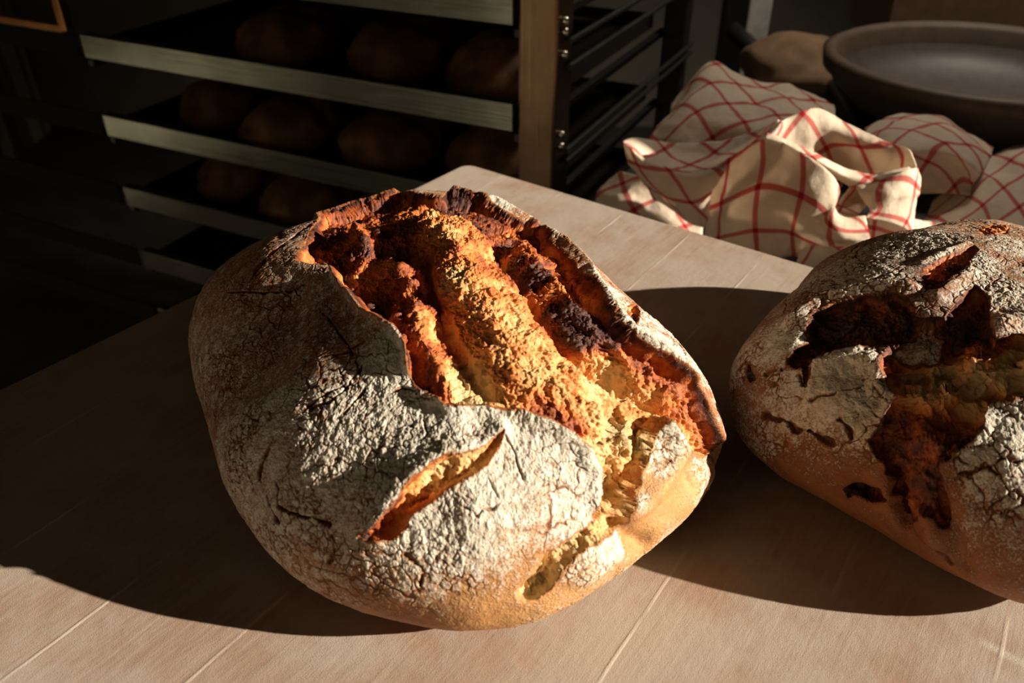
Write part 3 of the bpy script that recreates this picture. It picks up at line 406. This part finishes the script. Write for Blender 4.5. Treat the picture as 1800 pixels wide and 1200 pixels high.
    f1, f2 = worley(Pw, .0048, seed + 1); c2 = sst(f2 - f1, .14, .0) * sst(pnoise(P, .02, seed + 12), -.25, .35)
    trace = np.zeros(len(P), np.float32)
    for w, h, pts in data['cracks']:
        d = seg_dist(p + warp[0] * U * 1.6, q + warp[1] * U * 1.6, pts) / U; t = h * np.exp(-(d / (w * .55 * (1 + .6 * warp[1]))) ** 2); trace = np.maximum(trace, t)
    clump = .8 * pnoise(M, .0048, seed + 20) + 1.0 * pnoise(M, .0026, seed + 21) + 1.0 * np.abs(pnoise(M, .0016, seed + 22)) + .5 * pnoise(M, .0009, seed + 23)
    thick = sst(flour, .35, .9)
    kc = data['craze']; kc2 = kc * sst(flour, .12, .5); cr = -.65 * kc2 * c1 - .45 * kc2 * c2 - 1.4 * trace + clump * at * (.09 + .36 * thick)
    n2 = pnoise(Pw, .0075, seed + 31); n3 = pnoise(M, .0036, seed + 32); n4 = pnoise(M, .0017, seed + 33); n5 = pnoise(Pw, .012, seed + 35)
    x_ = pnoise(Pw, .017, seed + 36) * 2.6 + pnoise(M, .008, seed + 37) * .8; terr = np.floor(x_) + sst(x_ - np.floor(x_), .78, 1.0)
    bl = (terr * 1.5 + (1 - 2 * np.abs(n5)) * .9 + n2 * .9) * (.35 + .65 * at) + n3 * .8 * at + at * at * (n4 * .75 + .5 * pnoise(M, .0009, seed + 38))
    f1, f2 = worley(Pw, .0052, seed + 3); pits = sst(f1, .42, .18) * sst(pnoise(P, .012, seed + 34), -.2, .3)
    pits = pits * sst(roast_shade, .5, .2); cb = bl - 2.0 * pits - .8
    d2 = cr * (1 - ins) + cb * (.5 * ins + .5 * deep)
    P2 = M + Nm * (d2 * .001)[:, None]
    # lips curl a little over the opening
    P2[:, 2] += prm['zb']; P2[:, 2] = np.where(P2[:, 2] < .0008, .0008 + (P2[:, 2] - .0008) * .001, P2[:, 2])
    roast_shade2 = roast_shade + (bl - 1.0) * .035 + .25 * sst(deep, .6, 0) * sst(roast_shade, .1, .5)
    attrs = dict(flour=flour * sst(sdn, .5, -5) + .0, tone=tone, crack=np.clip((c1 * .8 + c2 * .6) * np.minimum(kc2, 1) + trace * .55, 0, 1), edge=sst(sdn, -2.5, -.3), roast_shade=roast_shade2, pit=pits)
    idx = np.arange(n * n).reshape(n, n); Fq = np.stack([idx[:-1, :-1].ravel(), idx[1:, :-1].ravel(), idx[1:, 1:].ravel(), idx[:-1, 1:].ravel()], 1)
    fc = ins[Fq].mean(1) > .5
    root = empty('bread_loaf', (prm['c'][0], prm['c'][1], 0), label=label, cat='bread')
    # outward winding
    v = P2[Fq[n * n // 2 + n // 2]]; nn = np.cross(v[1] - v[0], v[2] - v[0])
    if np.dot(nn, v[0]) < 0: Fq = Fq[:, ::-1]
    for nm, sel, mt, al in (('crust', ~fc, M_crust, ('flour', 'tone', 'crack', 'edge')), ('crumb', fc, M_crumb, ('roast_shade', 'pit'))):
        ff = Fq[sel]; used = np.unique(ff); remap = np.zeros(n * n, np.int32); remap[used] = np.arange(len(used))
        o = np_mesh(nm, P2[used], remap[ff], mt, root, {x: attrs[x][used] for x in al})
    return root

# ------------------------------------------------------------------ table
T0 = Vector((-.0473, .8119, 0)); TA = math.atan2(-.60, .80)   # back corner; local x runs along the right-hand far edge
TL = empty('work_table', T0, TA, label='floured beech work table of long joined planks under the two big loaves', cat='table')
def rounded_slab(x0, x1, y0, y1, z0, z1, r):
    pts = []
    for cx, cy, a0 in ((x0 + r, y1 - r, 180), (x0 + r, y0 + r, -90 - 180 + 180), (x1 - r, y0 + r, -90), (x1 - r, y1 - r, 0)):
        pass
    for cx, cy, a0 in ((x1 - r, y1 - r, 0), (x0 + r, y1 - r, 90), (x0 + r, y0 + r, 180), (x1 - r, y0 + r, 270)):
        for k in range(7):
            t = math.radians(a0 + 15 * k); pts.append((cx + r * math.cos(t), cy + r * math.sin(t)))
    m = MB(); n = len(pts)
    for x, y in pts: m.v.append((x, y, z1))
    for x, y in pts: m.v.append((x, y, z0))
    m.f.append(list(range(n))); m.f.append(list(range(n, 2 * n))[::-1])
    for i in range(n): m.f.append([i, n + i, n + (i + 1) % n, (i + 1) % n])
    return m
rounded_slab(0, 1.6, -1.25, 0, -.045, 0, .012).build('tabletop', M_table, TL, .0015)
for x in (.08, 1.52):
    for y in (-1.17, -.08):
        m = MB(); m.box((x, y, -.4575), (.07, .07, .825)); m.build('leg', M_dark, TL, .003)

# ------------------------------------------------------------------ loaves on the table
RES = 1250
make_loaf(LOAVES[0], RES, 3, 'whole floury loaf split wide open over golden crumb, nearest on the table')
make_loaf(LOAVES[1], int(RES * .9), 41, 'cracked loaf with dark cavities, cut off by the picture edge')

# ------------------------------------------------------------------ room
def struct(name, c, d, mat):
    m = MB(); m.box(c, d); o = m.build(name, mat); o['kind'] = 'structure'; return o
struct('floor', (0, 1.2, -.89), (7, 6, .04), M_floor)
struct('wall_back', (0, 3.4, .4), (7, .1, 2.6), M_wall)
struct('wall_left', (-1.95, .5, .4), (.1, 5.6, 2.6), M_pale)
# right-hand wall with the window the low sun comes through
struct('wall_right', (1.55, 1.96, .4), (.1, 2.80, 2.6), M_wall)
struct('trim_1', (1.55, -.5, -.58), (.1, 1.76, .64), M_wall)
struct('ceiling', (0, 1.2, 1.72), (7, 6, .04), M_wall)

# ------------------------------------------------------------------ rack behind the table
RA = math.atan2(.442, -.897) - math.pi   # local -x runs left along the front, local y into the rack
RK = empty('bakery_rack', (0.003, 1.0, -.87), RA, label='tall stainless steel rack with loaded trays behind the table corner', cat='rack')
def rz(z): return z + .87
ZT0 = [.093, -.035, -.163, -.290, -.415, -.54]
def post(x, y, mat, w=.05):
    m = MB(); m.box((x, y, .80), (w, w, 1.6)); return m.build('post', mat, RK, .004)
post(.028, .028, M_post); post(.028, .60, M_dark, .04); post(-.83, .60, M_dark, .04)
m = MB(); m.box((-.775, -.005, rz(.50)), (.016, .016, .99)); m.build('post', M_copper, RK, .002)
m = MB(); m.box((-1.0, -.005, rz(.008)), (.44, .014, .012)); m.build('guard_bar', M_copper, RK, .002)
for z in ZT0:
    m = MB(); m.box((-1.0, .002, rz(z) + .017), (.46, .004, .036)); m.build('tray_ledge', M_matt, RK, .001)
ZT = [.093, -.035, -.163, -.290, -.415, -.54]
for z in ZT:
    for x in (-.762, .0):
        m = MB(); m.box((x, .31, rz(z) - .012), (.012, .60, .012)); m.build('support_rail', M_dark, RK, .002)
for z in (.075, .045, -.06, -.075):
    m = MB(); m.tube([(.058, .03, rz(z)), (.058, .60, rz(z))], .004); m.build('side_bar', M_dark, RK)
for z in (.100, .088, .062, -.035, -.05, -.165, -.18):
    m = MB(); m.tube([(.052, .018, rz(z)), (.060, .018, rz(z))], .0045, 10); m.build('bolt', M_bolt, RK, smooth=True)
RM = Matrix.Translation((0.003, 1.0, 0)) @ Matrix.Rotation(RA, 4, 'Z')
def make_tray(lab, z):
    t = empty('baking_tray', RM @ Vector((-.38, .30, z)), RA, label=lab, cat='tray', group='trays in the steel rack')
    m = MB(); m.box((0, 0, .003), (.735, .56, .004)); m.build('base', M_pan, t)
    m = MB(); m.box((0, -.2985, .017), (.755, .003, .036)); m.box((0, -.290, .0335), (.755, .016, .003)); m.build('front_edge', M_steel, t, .001)
    m = MB(); m.box((-.368, 0, .012), (.003, .56, .024)); m.box((.368, 0, .012), (.003, .56, .024)); m.box((0, .28, .012), (.735, .003, .024)); m.build('rim', M_pan, t, .001)
    return t
order = ['topmost', 'second', 'third', 'fourth', 'fifth', 'lowest']
for i, z in enumerate(ZT):
    make_tray('steel baking tray, %s counted downwards in the rack' % order[i], z)
rnd = random.Random(5)
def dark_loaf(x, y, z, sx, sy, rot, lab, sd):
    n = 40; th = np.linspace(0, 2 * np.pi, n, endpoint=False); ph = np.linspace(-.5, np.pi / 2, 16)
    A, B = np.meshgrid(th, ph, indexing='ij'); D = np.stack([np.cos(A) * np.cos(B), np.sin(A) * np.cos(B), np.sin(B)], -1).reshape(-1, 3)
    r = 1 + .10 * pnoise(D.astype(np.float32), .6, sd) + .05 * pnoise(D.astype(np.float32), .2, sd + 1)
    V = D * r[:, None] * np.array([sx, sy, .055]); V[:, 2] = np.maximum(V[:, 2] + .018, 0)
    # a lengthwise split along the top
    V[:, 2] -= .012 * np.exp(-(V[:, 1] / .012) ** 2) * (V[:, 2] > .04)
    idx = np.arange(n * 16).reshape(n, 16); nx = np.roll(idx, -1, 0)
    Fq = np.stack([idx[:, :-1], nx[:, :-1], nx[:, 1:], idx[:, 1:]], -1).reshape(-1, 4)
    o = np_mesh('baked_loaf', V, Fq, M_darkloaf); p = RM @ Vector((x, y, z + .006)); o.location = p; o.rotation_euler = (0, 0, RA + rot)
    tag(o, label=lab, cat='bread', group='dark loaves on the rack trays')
words = ['second', 'third', 'fourth', 'fifth']
pos = ['next to the steel post', 'second along from the steel post', 'third along from the steel post', 'at the far end from the post']
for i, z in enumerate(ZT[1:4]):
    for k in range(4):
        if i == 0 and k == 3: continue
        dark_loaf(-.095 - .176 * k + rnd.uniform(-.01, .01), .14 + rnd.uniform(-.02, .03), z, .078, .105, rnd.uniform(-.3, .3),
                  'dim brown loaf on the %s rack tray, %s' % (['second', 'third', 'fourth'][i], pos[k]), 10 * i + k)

# ------------------------------------------------------------------ counter behind the right-hand edge
CT = empty('low_counter', T0 + Vector((.28, .12, 0)), TA, label='dark low counter behind the far table edge carrying the checked towels', cat='counter')
m = MB(); m.box((.37, .47, -.135), (1.04, .84, .03)); m.build('countertop', M_counter, CT, .003)
m = MB(); m.box((.37, .47, -.51), (.96, .76, .72)); m.build('cabinet', M_counter, CT, .003)

CLOTH = json.loads('''{"kitchen_towel":[[[[211,800,4],[227,785,23],[248,770,42],[268,745,41],[293,730,29],[311,730,9],[308,725,-8],[317,720,-17],[338,720,-16]],[[211,800,-14],[223,775,1],[246,755,16],[268,735,14],[290,722,4],[303,720,-5],[304,715,-13],[314,710,-21],[339,710,-24]],[[209,800,-35],[220,765,-19],[242,745,-10],[268,735,-14],[283,722,-18],[295,718,-21],[301,712,-23],[315,705,-28],[344,710,-34]],[[209,800,-58],[218,765,-44],[241,745,-37],[269,745,-42],[281,735,-41],[292,725,-38],[302,715,-35],[323,710,-38],[348,715,-44]],[[208,800,-88],[217,770,-83],[243,750,-75],[271,755,-79],[294,760,-82],[304,750,-75],[317,740,-70],[336,735,-69],[358,735,-67]]],[[[251,790,37],[267,800,48],[287,810,54],[308,815,57],[332,810,46],[353,800,38],[374,790,31],[389,775,30],[392,755,20]],[[253,785,34],[269,795,37],[290,800,41],[311,805,42],[334,800,34],[355,795,28],[373,785,23],[386,775,22],[390,755,16]],[[257,785,29],[284,800,20],[304,805,18],[324,810,16],[345,810,13],[362,800,10],[377,790,8],[386,775,11],[388,755,11]],[[261,785,23],[291,800,6],[310,800,-3],[329,800,-9],[350,800,-12],[366,795,-10],[379,785,-7],[386,770,0],[389,755,3]]],[[[246,775,45],[263,765,43],[283,755,37],[305,750,28],[329,750,18],[347,750,14],[365,750,18],[383,752,21]],[[243,765,44],[261,755,42],[283,745,33],[305,740,23],[328,740,13],[344,738,12],[362,738,16],[385,742,16]],[[248,770,39],[270,760,32],[291,750,22],[311,745,12],[333,745,2],[348,742,2],[365,738,5],[391,745,3]]],[[[331,742,8],[343,738,11],[358,735,17],[375,740,22],[393,755,18],[405,775,7]],[[332,735,4],[342,728,6],[355,724,11],[374,730,15],[395,750,8],[409,775,-5]],[[337,730,-3],[345,724,-1],[357,720,3],[375,726,4],[396,746,-3],[412,775,-17]],[[343,725,-11],[351,722,-9],[362,722,-8],[379,730,-9],[394,745,-12],[410,775,-27]],[[338,720,-18],[354,722,-21],[369,725,-26],[388,735,-37],[403,750,-49],[419,775,-65]]],[[[333,752,4],[329,752,-5],[321,745,-11],[310,730,-11]],[[351,762,-3],[346,765,-16],[334,755,-20],[320,730,-20]],[[355,748,-3],[353,750,-13],[345,745,-21],[334,728,-22]]],[[[121,860,3],[128,840,5],[142,830,-4],[162,820,-8],[191,810,-9],[214,800,3],[232,795,21],[251,790,38],[267,800,50]],[[121,850,1],[130,830,0],[144,820,-6],[163,810,-10],[191,800,-11],[215,790,1],[234,785,21],[253,785,35],[268,795,47]],[[126,850,-14],[140,830,-20],[158,820,-28],[174,810,-30],[194,800,-28],[215,800,-22],[229,800,-9],[247,790,7],[266,800,15]],[[136,850,-27],[151,830,-35],[169,820,-45],[185,815,-50],[200,805,-47],[214,810,-46],[227,800,-35],[244,800,-28],[260,800,-16]],[[159,850,-58],[170,840,-61],[185,830,-68],[197,820,-72],[208,815,-74],[218,815,-75],[229,810,-73],[244,800,-68],[262,800,-68]]],[[[121,870,1],[131,880,1],[153,890,-4],[181,900,-11],[213,900,-11],[242,890,-4],[266,870,14],[275,830,40]],[[123,865,-1],[131,860,-3],[154,870,-12],[178,880,-20],[211,880,-22],[236,860,-7],[256,840,13],[271,820,40]],[[124,850,1],[133,840,-4],[151,840,-15],[172,835,-18],[202,830,-17],[228,820,-1],[244,810,16],[262,800,39]]],[[[290,740,-64],[305,735,-48],[320,730,-44],[335,725,-45],[359,725,-49],[388,735,-41]],[[288,735,-71],[301,725,-56],[316,720,-52],[333,715,-50],[361,720,-56],[395,730,-52]],[[289,740,-87],[307,730,-78],[323,720,-72],[338,715,-69],[365,720,-72],[402,730,-78]]],[[[341,765,-38],[377,780,-44],[410,785,-50],[440,800,-60],[468,810,-67]],[[338,745,-50],[371,755,-55],[407,770,-60],[438,785,-64],[463,790,-70]],[[340,740,-70],[374,750,-75],[408,760,-77],[439,770,-79],[465,775,-82]]]],"crumpled_towel":[[[[199,1020,-6],[227,1050,15],[252,1060,35],[282,1060,23],[314,1050,11],[348,1040,11],[378,1030,3],[395,1000,-1]],[[195,1000,-12],[215,1000,13],[239,1010,27],[266,1000,20],[292,990,11],[320,980,12],[353,970,5],[385,960,-2]],[[182,970,-12],[202,960,9],[224,960,17],[249,950,12],[274,940,9],[304,940,9],[335,930,2],[381,920,-11]],[[169,950,-15],[191,930,-1],[217,930,2],[241,920,1],[265,910,0],[289,900,-1],[319,890,-7],[375,890,-27]],[[154,930,-30],[188,915,-22],[216,910,-20],[243,910,-23],[267,900,-24],[293,900,-28],[326,890,-41],[382,890,-62]]],[[[125,900,-45],[149,880,-45],[174,870,-53],[196,860,-62],[218,850,-72]],[[110,900,-60],[136,870,-56],[161,860,-64],[186,850,-75],[215,840,-88]],[[99,890,-69],[122,860,-68],[154,850,-79],[185,835,-87],[214,830,-101]],[[97,880,-93],[124,860,-94],[157,850,-104],[186,830,-104],[214,820,-113]]]],"folded_towel":[[[[418,950,-12],[451,970,-6],[489,980,-7],[516,970,-6],[541,950,-17],[560,920,-26]],[[407,910,-11],[433,910,2],[466,920,1],[495,910,-1],[514,890,-8],[536,880,-23]],[[400,870,-16],[421,860,-3],[449,860,-2],[473,850,-3],[489,840,-10],[508,840,-23]],[[422,860,-32],[441,860,-30],[466,860,-28],[485,860,-31],[500,860,-36],[515,860,-45]],[[427,850,-51],[449,850,-51],[468,850,-51],[484,850,-51],[497,850,-52],[510,850,-54]]]],"draped_towel":[[[[487,880,-75],[517,900,-57],[552,930,-50],[586,950,-42],[620,960,-35],[665,970,-30]],[[469,850,-73],[500,860,-59],[532,880,-49],[566,900,-45],[599,910,-38],[643,920,-35]],[[449,820,-72],[479,820,-59],[513,830,-52],[547,850,-51],[580,860,-48],[623,870,-46]],[[430,790,-70],[464,790,-63],[502,800,-63],[534,810,-63],[568,820,-64],[610,830,-63]],[[413,760,-74],[450,760,-71],[491,770,-73],[528,780,-78],[562,790,-83],[603,800,-82]]]]}''')
def catmull(a, k):
    n = len(a); out = []
    ext = np.concatenate([[2 * a[0] - a[1]], a, [2 * a[-1] - a[-2]]])
    for i in range(n - 1):
        p0, p1, p2, p3 = ext[i], ext[i + 1], ext[i + 2], ext[i + 3]
        for j in range(k):
            t = j / k; out.append(.5 * (2 * p1 + (p2 - p0) * t + (2 * p0 - 5 * p1 + 4 * p2 - p3) * t * t + (3 * p1 - p0 - 3 * p2 + p3) * t ** 3))
    out.append(a[-1]); return np.array(out)
def cloth(name, grids, lab, cat, rot, sd):
    V = []; Fc = []; UV = []
    for gi, g in enumerate(grids):
        A = np.array(g, float) * .001
        B = catmull(A, 9); C = np.stack([catmull(B[i], 9) for i in range(len(B))])
        nr, nc = C.shape[:2]
        du = np.linalg.norm(np.diff(C, axis=1), axis=2); u = np.concatenate([np.zeros((nr, 1)), np.cumsum(du, 1)], 1)
        dv = np.linalg.norm(np.diff(C, axis=0), axis=2); v = np.concatenate([np.zeros((1, nc)), np.cumsum(dv, 0)], 0)
        # even the two running lengths out so that the check stays square
        u = .5 * u + .5 * u.mean(0)[None, :]; v = .5 * v + .5 * v.mean(1)[:, None]
        c, s = math.cos(rot + gi * .35), math.sin(rot + gi * .35)
        uu = c * u - s * v + gi * .017; vv = s * u + c * v + gi * .023
        Pf = C.reshape(-1, 3).astype(np.float32)
        Nn = np.cross(np.gradient(C, axis=0), np.gradient(C, axis=1)).reshape(-1, 3); Nn /= np.linalg.norm(Nn, axis=1)[:, None] + 1e-12
        Pf = Pf + Nn * (fbm(Pf, .03, 3, sd + gi) * .0022)[:, None]
        b = len(V); V.extend(Pf.tolist()); UV.extend(zip(uu.ravel(), vv.ravel()))
        idx = b + np.arange(nr * nc).reshape(nr, nc)
        Fc.extend(np.stack([idx[:-1, :-1], idx[1:, :-1], idx[1:, 1:], idx[:-1, 1:]], -1).reshape(-1, 4).tolist())
    V = np.array(V); ctr = V.mean(0); ctr[2] = V[:, 2].min()
    o = np_mesh(name, V - ctr, Fc, M_check); o.location = ctr
    me = o.data; uvl = me.uv_layers.new(name='UVMap'); UV = np.array(UV)
    li = np.array(Fc).ravel(); uvl.data.foreach_set('uv', UV[li].astype(np.float32).ravel())
    md = o.modifiers.new('thickness', 'SOLIDIFY'); md.thickness = .0016; md.offset = 0
    tag(o, label=lab, cat=cat)
cloth('kitchen_towel', CLOTH['kitchen_towel'], 'crumpled cream towel with red check lines, sunlit folds heaped highest beside the table edge', 'towel', .15, 70)
cloth('kitchen_towel', CLOTH['crumpled_towel'], 'shaded red checked towel bunched behind the sunlit heap, near the steel post', 'towel', .6, 80)
cloth('kitchen_towel', CLOTH['folded_towel'], 'red checked towel with doubled lines in a low mound just below the grey basin', 'towel', .8, 90)
cloth('kitchen_towel', CLOTH['draped_towel'], 'red checked towel directly behind the cut-off cracked loaf', 'towel', .45, 95)

# basin leaning on the counter
m = MB(); m.box((0, 0, 0), (.34, .26, .05)); o = m.build('low_crate', M_black, None, .006); o.location = (.66, 1.19, -.095); o.rotation_euler = (0, 0, -.15); tag(o, label='black low crate under the grey basin', cat='crate')
BS = empty('mixing_basin', (.655, 1.16, -.037), 0, label='shallow grey basin with a tan rim behind the checked towels', cat='basin')
prof = [(.0, -.02), (.10, -.018), (.17, -.006), (.20, .016), (.215, .045), (.222, .05), (.229, .045), (.214, .010), (.18, -.018), (.11, -.032), (0, -.034)]
m = MB(); m.lathe(prof[:5][::-1] + [], 72, sx=1.15); m.lathe(prof[6:], 72, sx=1.15); ob = m.build('bowl', M_basin, BS, smooth=True)
m = MB(); m.lathe([(.200, .012), (.212, .046), (.222, .056), (.236, .050), (.232, .030), (.222, .028)], 72, sx=1.15); m.build('rim', M_rim, BS, smooth=True)
BS.scale = (.80, .87, .95)

# things beyond the counter
bx = MB(); bx.box((0, 0, .0), (.36, .26, .36)); o = bx.build('cardboard_box', M_card, None, .002); o.location = (.93, 1.80, .06); o.rotation_euler = (0, 0, -.1)
tag(o, label='brown cardboard box standing behind the grey basin', cat='box')
bx = MB(); bx.box((0, 0, 0), (.30, .26, .72)); o = bx.build('plinth', M_card, None, .002); o.location = (.95, 1.80, -.48); tag(o, label='brown stand under the cardboard box', cat='stand')
bx = MB(); bx.box((0, 0, 0), (.20, .20, 1.0)); o = bx.build('white_bin', M_white, None, .01); o.location = (1.215, 1.72, -.38); tag(o, label='white lacquered bin beside the cardboard box', cat='bin')
bx = MB(); bx.box((0, 0, 0), (.052, .03, 1.9)); o = bx.build('door_post', M_white, None, .003); o.location = (.568, 2.0, .08); tag(o, label='narrow white upright between rack and grey basin', cat='post')
bx = MB(); bx.tube([(.46, 1.80, -.105), (.522, 1.74, -.15), (.55, 1.72, -.17)], .018, 12); o = bx.build('black_handle', M_black, None, smooth=True); tag(o, label='black slanting bar crossing in front of the narrow white upright', cat='bar')
bx = MB(); bx.box((0, 0, 0), (.05, .04, 1.9)); o = bx.build('dark_upright', M_black, None, .003); o.location = (.475, 1.85, .08); tag(o, label='black upright just beside the narrow white upright', cat='post')
V = []; n = 48
th = np.linspace(0, 2 * np.pi, n, endpoint=False); ph = np.linspace(-1.0, np.pi / 2, 20); A, B = np.meshgrid(th, ph, indexing='ij')
D = np.stack([np.cos(A) * np.cos(B), np.sin(A) * np.cos(B), np.sin(B)], -1).reshape(-1, 3).astype(np.float32)
V = D * (1 + .16 * pnoise(D, .7, 3) + .05 * pnoise(D, .25, 4))[:, None] * np.array([.10, .10, .055]); V[:, 2] = np.maximum(V[:, 2] + .03, 0)
idx = np.arange(n * 20).reshape(n, 20); nx = np.roll(idx, -1, 0)
o = np_mesh('paper_sack', V, np.stack([idx[:, :-1], nx[:, :-1], nx[:, 1:], idx[:, 1:]], -1).reshape(-1, 4), M_card); o.location = (.50, 1.47, -.12)
tag(o, label='brown slumped paper sack beside the grey basin', cat='sack')
ld = bpy.data.lights.new('added_back_fill', 'SPOT'); ld.energy = 46; ld.color = (1, .86, .70); ld.spot_size = math.radians(84); ld.spot_blend = .6; ld.shadow_soft_size = .15  # added fill, no lamp seen here; brightens the basin and back wall
lo = bpy.data.objects.new('added_back_fill', ld); col.objects.link(lo); lo.location = (1.0, 1.45, 1.45)
lo.rotation_euler = (Vector((1.0, 1.45, 1.45)) - Vector((.62, 1.75, -.1))).to_track_quat('Z', 'Y').to_euler()
